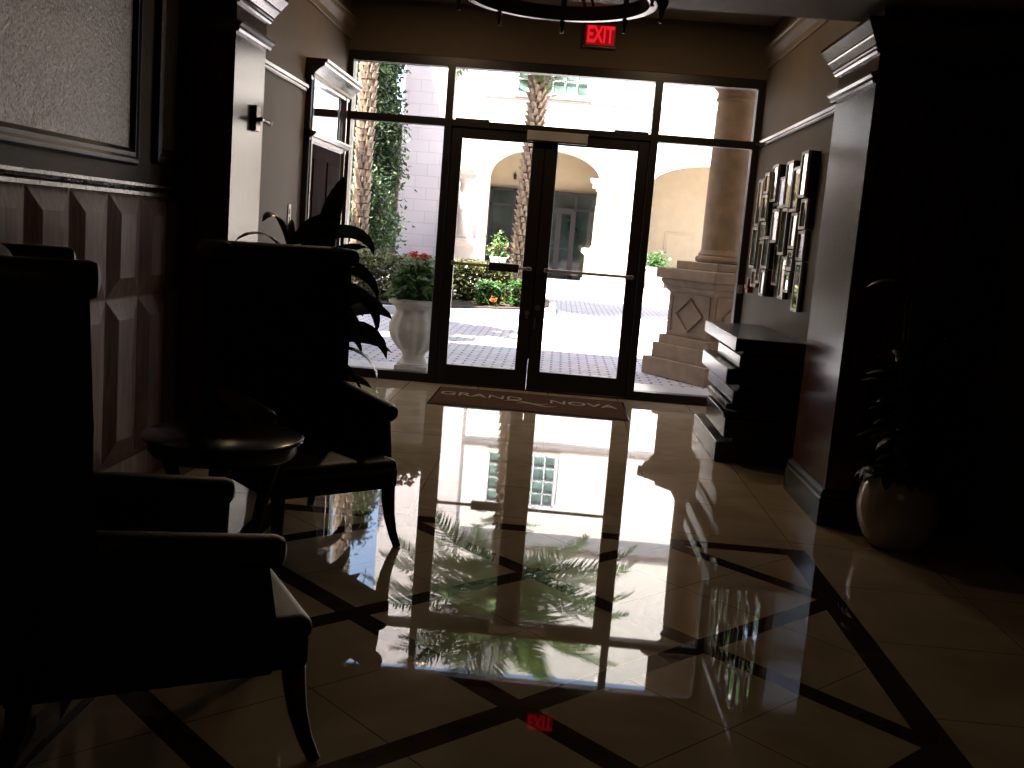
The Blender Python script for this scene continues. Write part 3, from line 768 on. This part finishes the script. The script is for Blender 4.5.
for hx, hy, hz in ((-.05, -.10, 1.20), (.065, -.12, 1.19), (.22, .1, 1.17)):
    pts = [Vector((hx, hy, hz))+Vector((rng.gauss(0, .018), rng.gauss(0, .018), rng.gauss(0, .016))) for _ in range(46)]
    V, F = leaf_cloud(pts, .035, rng, narrow=1.); mesh_part('petals', V, F, 'redpetal', t)

# ------------------------------------------------------------------ planting bed, hedges
bm = bmesh.new()
bed = [(-16, 17.15), (-2.95, 17.15), (-2.5, 17.3), (-1.9, 17.6), (-1.3, 18.05), (-.75, 18.5), (-.35, 19.1), (-.15, 19.9), (-.15, 21.6), (-.6, 22.5), (-1.6, 23.1), (-3.2, 23.4), (-16, 23.4)]
prism(bm, [(-16, 17.0), (-2.9, 17.0), (-2.43, 17.15), (-1.83, 17.45), (-1.2, 17.92), (-.62, 18.4), (-.20, 19.03), (0, 19.87), (0, 21.65), (-.5, 22.6), (-1.55, 23.25), (-3.2, 23.55), (-16, 23.55)], lambda u, v, q: (u, v, q), -.02, .13)
struct('kerb', bm, 'kerb', 'pale concrete kerb around the planting bed')
bm = bmesh.new(); prism(bm, bed, lambda u, v, q: (u, v, q), -.01, .16); struct('ground.001', bm, 'soil', 'dark soil of the planting bed')

def hedge(name, label, x0, x1, y0, y1, h, n, seed, leaf, size=.075, cat='hedge', stems=True):
    t = thing(name, label, cat, ((x0+x1)/2, (y0+y1)/2, .15))
    rng = random.Random(seed); pts = []
    hx, hy = (x1-x0)/2, (y1-y0)/2
    while len(pts) < n:
        p = Vector((rng.uniform(-1, 1), rng.uniform(-1, 1), rng.uniform(0, 1)))
        if max(abs(p.x), abs(p.y), abs(p.z*2-1)) < rng.uniform(.45, 1.): continue
        b_ = .06*math.sin(7*p.x*hx+3*p.y)+.05*math.sin(11*p.y+5*p.z)
        pts.append(Vector((p.x*(hx+b_*.7), p.y*(hy+b_*.7), .06+(p.z*(h-.06))*(1+b_*.6))))
    V, F = leaf_cloud(pts, size, rng, narrow=.75); mesh_part('foliage', V, F, leaf, t)
    for k in range(max(2, int(hx*6))):
        bm = bmesh.new()
        x, y = rng.uniform(-hx*.85, hx*.85), rng.uniform(-hy*.7, hy*.7)
        for q in range(3):
            tube(bm, [(x, y, 0), (x+rng.uniform(-.08, .08), y+rng.uniform(-.08, .08), h*.45), (x+rng.uniform(-.16, .16), y+rng.uniform(-.16, .16), h*.85)], [.014, .010, .005], 5)
        obj('stem', bm, 'treebark', t)
    return t
hedge('hedge', 'clipped green hedge in the bed seen through the left sidelight behind the urn', -6.2, -2.28, 17.65, 18.7, .80, 9000, 21, 'hedgeleaf', .10)
hedge('hedge.001', 'clipped green hedge seen through the left door leaf, against the palm trunk', -2.15, -.95, 19.35, 20.5, .74, 5200, 22, 'hedgeleaf', .09)
hedge('flowering_bush', 'low bright green bush in front of the clipped hedge, left of the two', -1.42, -1.08, 18.58, 18.92, .42, 900, 23, 'brightleaf', .09, 'bush')
hedge('flowering_bush.001', 'low bright green bush under the palm trunk, nearest the meeting door stiles', -.82, -.46, 18.84, 19.14, .48, 1000, 24, 'brightleaf', .09, 'bush')
t = thing('orange_flower', 'single orange flower at the foot of the low bright bush', 'flower', (-1.13, 18.46, .155))
bm = bmesh.new(); tube(bm, [(0, 0, 0), (.01, 0, .06), (.0, -.02, .12)], .008, 6); obj('stem', bm, 'cane', t)
rng = random.Random(8)
V, F = leaf_cloud([Vector((rng.gauss(0, .02), rng.gauss(0, .02)-.02, .13+rng.gauss(0, .015))) for _ in range(40)], .05, rng, narrow=1.); mesh_part('petals', V, F, 'orange', t)

# ------------------------------------------------------------------ palms
def frond_mesh(seed, L):
    rng = random.Random(seed); V, F = [], []
    n = 26; p = Vector((0, 0, 0)); el = 0.; st = L/n; path = []
    for i in range(n+1):
        path.append(p.copy()); d = Vector((math.cos(el), 0, math.sin(el))); p = p+d*st; el -= R(75)/n*(.35+1.3*i/n)
    for i in range(2, n):
        d = (path[i+1]-path[i]).normalized(); t_ = i/n
        l = .62*math.sin(PI*min(.97, .18+.8*t_))*L/2.6
        for s in (-1, 1):
            for q in (0, .5):
                b_ = path[i]+d*st*q
                side = Vector((0, s, 0))
                dr = (side*.85+d*.55+Vector((0, 0, rng.uniform(-.55, .05)))).normalized()
                w = d*.022
                k = len(V); mid = b_+dr*l*.5+Vector((0, 0, .01)); tip = b_+dr*l+Vector((0, 0, -.12*l))
                V += [b_-w, b_+w, mid+w*1.1, tip, mid-w*1.1]; F += [(k, k+1, k+2, k+4), (k+4, k+2, k+3)]
    k0 = len(V)
    for i in range(n+1):
        w = .022*(1-i/n)+.004
        V += [path[i]+Vector((0, w, 0)), path[i]+Vector((0, 0, w)), path[i]+Vector((0, -w, 0)), path[i]+Vector((0, 0, -w*.6))]
        if i:
            for q in range(4):
                a = k0+4*(i-1)+q; b_ = k0+4*(i-1)+(q+1) % 4
                F.append((a, b_, b_+4, a+4))
    me = bpy.data.meshes.new('frond'); me.from_pydata(V, [], F); me.materials.append(M['palmleaf']); return me
FR = [frond_mesh(s, L) for s, L in ((1, 3.0), (2, 2.7), (3, 3.2))]

def palm(name, label, base, top, r0, r1, nfr, seed, boot=1., young=0):
    t = thing(name, label, 'palm tree', base)
    rng = random.Random(seed)
    ax = Vector(top)-Vector(base); H = ax.z
    bm = bmesh.new()
    def P(z): return Vector((ax.x*z/H, ax.y*z/H, z))
    tube(bm, [P(H*i/10) for i in range(11)], [r0+(r1-r0)*i/10 for i in range(11)], 16)
    trunk = obj('trunk', bm, 'bark', t, 60)
    # persistent leaf bases: rows of thick upward-pointing scales in a spiral
    bm = bmesh.new(); z = .05; row = 0
    while z < H:
        r = r0+(r1-r0)*z/H; n = 8
        for k in range(n):
            a = 2*PI*(k+.5*(row % 2))/n+.12*row+rng.uniform(-.06, .06)
            o = Vector((math.cos(a), math.sin(a), 0)); s = Vector((-math.sin(a), math.cos(a), 0))
            c = P(z+rng.uniform(-.015, .015)); w = r*.40*rng.uniform(.8, 1.1); h = .125*rng.uniform(.8, 1.2); e = (.075+.03*rng.random())*boot
            if z > H*.72: e *= 1.25; h *= 1.5
            A = [c+o*(r-.03)-s*w, c+o*(r-.03)+s*w, c+o*(r-.02)+s*w*.7+Vector((0, 0, h)), c+o*(r-.02)-s*w*.7+Vector((0, 0, h))]
            B = [c+o*(r+e*.2)-s*w*.8, c+o*(r+e*.2)+s*w*.8, c+o*(r+e)+s*w*.55+Vector((0, 0, h)), c+o*(r+e)-s*w*.55+Vector((0, 0, h))]
            va = [bm.verts.new(v) for v in A]; vb = [bm.verts.new(v) for v in B]
            bm.faces.new(vb)
            for i in range(4): bm.faces.new((va[i], va[(i+1) % 4], vb[(i+1) % 4], vb[i]))
        z += .125; row += 1
    obj('leaf_bases', bm, 'boots', trunk)
    first = None
    for k in range(nfr):
        a = 2.39996*k; u = k/nfr
        o = bpy.data.objects.new('frond', FR[k % 3]); COL.objects.link(o); o.parent = t
        o.location = P(H-.15+.25*u)+Vector((math.cos(a)*.12, math.sin(a)*.12, 0))
        o.rotation_euler = (rng.uniform(-.25, .25), -R(14+72*u+rng.uniform(-6, 6)), a)
    for k in range(young):   # short young leaves sprouting below the crown
        a = 2.39996*k+.6
        o = bpy.data.objects.new('frond', FR[k % 3]); COL.objects.link(o); o.parent = t
        o.location = P(H-1.35+.5*k/young)+Vector((math.cos(a)*.14, math.sin(a)*.14, 0)); o.scale = (.22, .22, .22)
        o.rotation_euler = (0, -R(40+rng.uniform(-15, 15)), a)
    return t
palm('date_palm', 'palm with scaly trunk rising behind the hedge through the left door leaf', (-.86, 21.0, .15), (-.66, 21.0, 5.5), .105, .14, 42, 4, 1.1, 14)
palm('date_palm.001', 'slender brown palm trunk at the left edge beyond the left sidelight', (-3.82, 19.5, .15), (-3.82, 19.5, 10.2), .135, .16, 34, 9, .5)

# ------------------------------------------------------------------ trees behind the left hedge
def tree(label, base, h, crown, n, seed, trunk_r=.12, leaf='treeleaf', size=.24, zmin=.14):
    t = thing('tree', label, 'tree', base)
    rng = random.Random(seed)
    bm = bmesh.new()
    tube(bm, [(0, 0, -.1), (.05, 0, h*.35), (-.03, .04, h*.7), (.0, 0, h*.95)], [trunk_r, trunk_r*.8, trunk_r*.55, trunk_r*.15], 9)
    tips = []
    for k in range(26):
        z = h*rng.uniform(zmin, .9); a = rng.uniform(0, 2*PI); l = crown*rng.uniform(.5, 1.)*(1.05-.55*z/h)
        e = Vector((math.cos(a)*l, math.sin(a)*l, z+rng.uniform(.0, .5)))
        tube(bm, [(0, 0, z), (e.x*.5, e.y*.5, z+.15), e], [trunk_r*.3, trunk_r*.2, .012], 5); tips.append(e)
    obj('trunk', bm, 'treebark', t, 60)
    pts = []
    while len(pts) < n:
        e = rng.choice(tips); f = rng.uniform(.35, 1.1)
        pts.append(Vector((e.x*f, e.y*f, e.z))+Vector((rng.gauss(0, .2), rng.gauss(0, .2), rng.gauss(0, .25))))
    V, F = leaf_cloud(pts, size, rng, droop=.6, narrow=.5); mesh_part('foliage', V, F, leaf, t)
    return t
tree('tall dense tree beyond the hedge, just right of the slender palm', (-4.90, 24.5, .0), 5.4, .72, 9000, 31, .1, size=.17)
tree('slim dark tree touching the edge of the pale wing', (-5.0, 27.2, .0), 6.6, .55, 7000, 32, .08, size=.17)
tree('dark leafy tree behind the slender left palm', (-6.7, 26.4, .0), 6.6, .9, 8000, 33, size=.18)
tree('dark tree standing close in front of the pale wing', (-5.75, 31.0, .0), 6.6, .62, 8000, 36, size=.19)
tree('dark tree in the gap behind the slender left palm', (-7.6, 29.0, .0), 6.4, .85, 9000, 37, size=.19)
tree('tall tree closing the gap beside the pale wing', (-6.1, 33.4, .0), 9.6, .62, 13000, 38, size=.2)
for k, (x, y, h, cr, lab) in enumerate(((-11.4, 13.8, 6.8, 1.4, 'unseen broad tree added left of the porch, nearest the lobby building'), (-13.5, 18.8, 8., 1.8, 'unseen broad tree added at the far left of the forecourt'),
                              (-10.6, 23.4, 8.5, 1.8, 'unseen broad tree added between the porch and the tall shade wing'))):
    tree(lab, (x, y, 0), h, cr, 11000, 40+k, .16, size=.28)  # out-of-view trees added to darken the sky and the reflections from the left
tree('unseen tall tree with a high spreading crown, added beside the porch for shade', (-6.4, 14.1, 0), 10.2, 5.0, 22000, 51, .2, size=.36, zmin=.72)  # crown kept out of view, shaped to shade the left of the drive
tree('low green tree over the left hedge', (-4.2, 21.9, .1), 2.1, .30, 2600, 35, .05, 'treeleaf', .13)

# ------------------------------------------------------------------ building across the drive
YF = 36.
b = thing('hotel_building', 'cream arcaded building across the forecourt facing the lobby', 'building', (0, YF, 0))
def wall_with_arches(x0, x1, z1, arches, thick, m, name):
    """outline polygon with arched openings cut from the ground, extruded in depth"""
    pts = [(x0, 0)]
    for a0, a1, zs, zp in arches:
        pts.append((a0, 0)); c = (a0+a1)/2; hw = (a1-a0)/2
        for i in range(25):
            th = PI*(1-i/24); pts.append((c+hw*math.cos(th), zs+(zp-zs)*math.sin(th)**.85 if 0 < i < 24 else zs))
        pts.append((a1, 0))
    pts += [(x1, 0), (x1, z1), (x0, z1)]
    bm = bmesh.new(); prism(bm, pts, lambda u, v, q: (u, q, v), 0, thick)
    return obj(name, bm, m, b)
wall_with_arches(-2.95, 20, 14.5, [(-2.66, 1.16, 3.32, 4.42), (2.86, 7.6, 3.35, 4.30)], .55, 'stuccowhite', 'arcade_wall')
bm = bmesh.new(); bx(bm, -5.75, -2.95, -.12, .5, 0, 14.5); obj('pale_wing', bm, 'block', b, label='pale wing scored into blocks')
bm = bmesh.new(); bx(bm, -16, -9, -9.5, .5, 0, 20.0); obj('shade_wing', bm, 'stucco', b)  # unseen tall block added to cast the slanting shadow on the pale wing
bm = bmesh.new(); prism(bm, [(0, 0), (.05, 0), (.09, .05), (.09, .12), (0, .14)], lambda u, v, q: (q, -u, 5.98+v), -2.95, 20)
prism(bm, [(0, 0), (.1, 0), (.2, .12), (.2, .22), (0, .25)], lambda u, v, q: (q, -u, 9.6+v), -2.95, 20); obj('string_course', bm, 'trimstone', b)
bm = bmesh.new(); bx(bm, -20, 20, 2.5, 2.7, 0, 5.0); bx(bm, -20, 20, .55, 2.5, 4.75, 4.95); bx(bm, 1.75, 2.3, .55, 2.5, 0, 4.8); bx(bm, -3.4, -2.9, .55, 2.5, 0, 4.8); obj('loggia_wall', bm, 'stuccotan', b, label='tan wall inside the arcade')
bm = bmesh.new(); bx(bm, 3.75, 4.85, 2.47, 2.5, .05, 2.0, .01); bx(bm, 3.83, 4.77, 2.455, 2.48, .12, 1.92, .01); obj('service_door', bm, 'stuccotan', b)
# storefront
bm = bmesh.new(); bx(bm, -2.7, 1.35, 2.36, 2.42, .02, 3.1); gl = obj('storefront_glass', bm, 'farglass', b)
bm = bmesh.new()
for x in (-2.7, -1.85, -.75, .40, 1.3): bx(bm, x-.045, x+.045, 2.28, 2.44, 0, 3.12)
bx(bm, -2.75, 1.35, 2.28, 2.44, 3.04, 3.14); bx(bm, -2.75, 1.35, 2.28, 2.44, 2.48, 2.56); bx(bm, -2.75, 1.35, 2.28, 2.44, 0, .12)
obj('storefront_frame', bm, 'farframe', gl)
for x0 in (-.70, -.17):
    bm = bmesh.new()
    bx(bm, x0, x0+.09, 2.30, 2.38, .03, 2.48); bx(bm, x0+.43, x0+.52, 2.30, 2.38, .03, 2.48); bx(bm, x0+.09, x0+.43, 2.30, 2.38, .03, .25); bx(bm, x0+.09, x0+.43, 2.30, 2.38, 2.36, 2.48); bx(bm, x0+.05, x0+.47, 2.25, 2.29, 1.05, 1.1)
    obj('door_leaf', bm, 'farframe', b)
# upper windows
def window(x0, x1, z0, z1, nx, nz):
    bm = bmesh.new(); bx(bm, x0, x1, -.02, .02, z0, z1); w = obj('window', bm, 'winglass', b)
    bm = bmesh.new()
    for i in range(nx+1): x = x0+(x1-x0)*i/nx; e = .05 if i in (0, nx) else .022; bx(bm, x-e, x+e, -.06, .0, z0, z1)
    for i in range(nz+1): z = z0+(z1-z0)*i/nz; e = .05 if i in (0, nz) else .022; bx(bm, x0, x1, -.06, .0, z-e, z+e)
    obj('window_frame', bm, 'winframe', w)
    bm = bmesh.new(); bx(bm, x0-.1, x1+.1, -.12, .0, z0-.12, z0-.03); obj('window_sill', bm, 'stucco', w)
window(-1.95, .48, 6.22, 8.1, 6, 4); window(-1.95, .48, 9.95, 11.4, 6, 3)
window(6.0, 8.4, 6.38, 8.1, 6, 4)
# twin columns right of the arch, and the column against the left pier
def porch_cols(x0, x1, xs, y, name):
    p = None
    bm = bmesh.new(); loft_rect(bm, (x0+.12, x1-.12, y-.38, y+.38), [(.06, 0), (.06, .18), (0, .2), (0, .95), (.05, 1.0), (.12, 1.06), (.12, 1.18), (0, 1.2)]); p = obj('column_pedestal', bm, 'stucco', b)
    for x in xs:
        bm = bmesh.new(); lathe(bm, [(.26, 1.2), (.26, 1.26), (.22, 1.3), (.21, 2.2), (.19, 3.05), (.24, 3.1), (.26, 3.18)], (x, y, 0), 24); obj('column', bm, 'stucco', p, 40)
    bm = bmesh.new(); loft_rect(bm, (x0+.18, x1-.18, y-.3, y+.3), [(0, 3.18), (0, 3.32), (.06, 3.36), (.1, 3.46), (0, 3.48)]); obj('entablature', bm, 'stucco', p)
porch_cols(.68, 2.3, (1.22, 1.80), -1.3, 'twin')
porch_cols(-3.85, -2.83, (-3.38,), -.75, 'left')
bm = bmesh.new(); lathe(bm, [(.02, 0), (.05, .02), (.07, .14), (.05, .2), (.02, .22)], (-1.9, 2.42, 3.45), 12); tube(bm, [(-1.9, 2.5, 3.7), (-1.9, 2.38, 3.72), (-1.9, 2.42, 3.66)], .015, 6); obj('wall_lantern', bm, 'farframe', b)

# planters by the far entrance
t = thing('planter_bowl', 'white bowl planter of red green foliage before the far storefront', 'planter', (-2.0, 33.4, -.01)); t.scale = (.78, .78, 1)
bm = bmesh.new(); lathe(bm, [(.2, 0), (.2, .06), (.1, .12), (.09, .4), (.16, .48), (.30, .56), (.36, .70), (.34, .72), (.28, .66)], segs=28); obj('bowl', bm, 'stuccowhite', t, 40)
rng = random.Random(14)
V, F = leaf_cloud([Vector((rng.gauss(0, .17), rng.gauss(0, .17), .76+abs(rng.gauss(0, .28)))) for _ in range(420)], .17, rng, narrow=.5); mesh_part('foliage', V, F, 'geranleaf', t)
V, F = leaf_cloud([Vector((rng.gauss(0, .2), rng.gauss(0, .2), 1.0+rng.gauss(0, .10))) for _ in range(26)], .08, rng, narrow=.7); mesh_part('flowers', V, F, 'redpetal', t)
t = thing('planter_box', 'white square planter with a pale green shrub, right side of the forecourt', 'planter', (2.78, 30.2, -.01))
bm = bmesh.new(); loft_rect(bm, (-.25, .25, -.25, .25), [(-.04, 0), (.03, .78), (.06, .8), (.06, .86), (-.02, .86)]); obj('box', bm, 'stuccowhite', t)
V, F = leaf_cloud([Vector((rng.gauss(0, .17), rng.gauss(0, .17), .98+rng.gauss(0, .15))) for _ in range(500)], .13, rng, narrow=.6); mesh_part('foliage', V, F, 'brightleaf', t)

# added warm fill lamps, modelled as recessed downlights, to lift the indoor brightness
M['lens'] = emit_mat('fill_downlight_lens', (1., .72, .42), 1.5, (.3, .25, .2))
def fill_downlight(x, y, z, watts, label):
    t = thing('fill_downlight', label, 'added fill light', (x, y, z), group='added ceiling fill lamps')
    bm = bmesh.new(); lathe(bm, [(.062, -.001), (.09, -.001), (.092, -.006), (.085, -.012), (.066, -.012), (.062, -.004)], segs=32, cap=False); obj('trim_ring', bm, 'crown', t, 40)
    bm = bmesh.new(); lathe(bm, [(.0, -.003), (.062, -.003), (.062, -.001), (.0, -.001)], segs=32, cap=False); obj('lens', bm, 'lens', t)
    l = bpy.data.lights.new('fill_downlight_lamp', 'AREA'); l.shape = 'DISK'; l.size = .11; l.energy = watts; l.color = (1., .70, .40)
    lo = bpy.data.objects.new('fill_downlight_lamp', l); COL.objects.link(lo); lo.parent = t; lo.location = (0, 0, -.02)
for x, lab in ((-1.2, 'added fill lamp in the raised ceiling, left of the entrance axis'), (.85, 'added fill lamp in the raised ceiling, right of the entrance axis')): fill_downlight(x, 8.4, 3.5, 5.5, lab)
for x, y, lab in ((-.5, -.7, 'added unseen fill lamp in the low ceiling over the left seating'), (.55, -.7, 'added unseen fill lamp in the low ceiling right of the seating'),
                  (-.5, -2.6, 'added unseen fill lamp deeper in the lobby, on the seating side'), (.55, -2.6, 'added unseen fill lamp deeper in the lobby, away from the seating')): fill_downlight(x, y, 2.8, .38, lab)

# ================================================================== LIGHT, SKY, CAMERA
wd = bpy.data.worlds.new('sky'); sc.world = wd; wd.use_nodes = True
nt = wd.node_tree; bg = nt.nodes['Background']
sky = nt.nodes.new('ShaderNodeTexSky'); sky.sky_type = 'NISHITA'; sky.sun_disc = False
sky.sun_elevation = R(58); sky.sun_rotation = R(-70); sky.air_density = 1.; sky.dust_density = 2.; sky.ozone_density = 1.
nt.links.new(sky.outputs[0], bg.inputs[0]); bg.inputs[1].default_value = .30
sun = bpy.data.lights.new('sun', 'SUN'); sun.energy = 21.; sun.angle = R(.53); sun.color = (1., .95, .86)
so = bpy.data.objects.new('sun', sun); COL.objects.link(so)
so.rotation_euler = Vector((.29, .29, -.93)).to_track_quat('-Z', 'Y').to_euler(); so.location = (-20, 10, 40)

cam = bpy.data.cameras.new('camera'); co = bpy.data.objects.new('camera', cam); COL.objects.link(co)
cam.sensor_width = 36.; cam.lens = 36.*1030/1024; cam.clip_start = .05; cam.clip_end = 400
roll, pitch, yaw = R(4.6), R(8.2607), R(2.0981)
fw = Vector((-math.sin(yaw)*math.cos(pitch), math.cos(yaw)*math.cos(pitch), -math.sin(pitch)))
rt0 = Vector((math.cos(yaw), math.sin(yaw), 0)); dn0 = fw.cross(rt0)   # image right / down before the roll
c, s = math.cos(roll), math.sin(roll)
rt = rt0*c-dn0*s; dn = rt0*s+dn0*c
mt = Matrix((rt, -dn, -fw)).transposed().to_4x4(); mt.translation = (0, 0, 1.47)
co.matrix_world = mt
sc.camera = co
sc.view_settings.view_transform = 'Standard'; sc.view_settings.look = 'None'; sc.view_settings.gamma = 1.; sc.view_settings.use_curve_mapping = False
sc.view_settings.exposure = 1.2
cy = sc.cycles
cy.use_denoising = True
cy.max_bounces = 10; cy.transparent_max_bounces = 16; cy.diffuse_bounces = 5; cy.glossy_bounces = 5
cy.caustics_reflective = True; cy.caustics_refractive = False
cy.sample_clamp_indirect = 12.
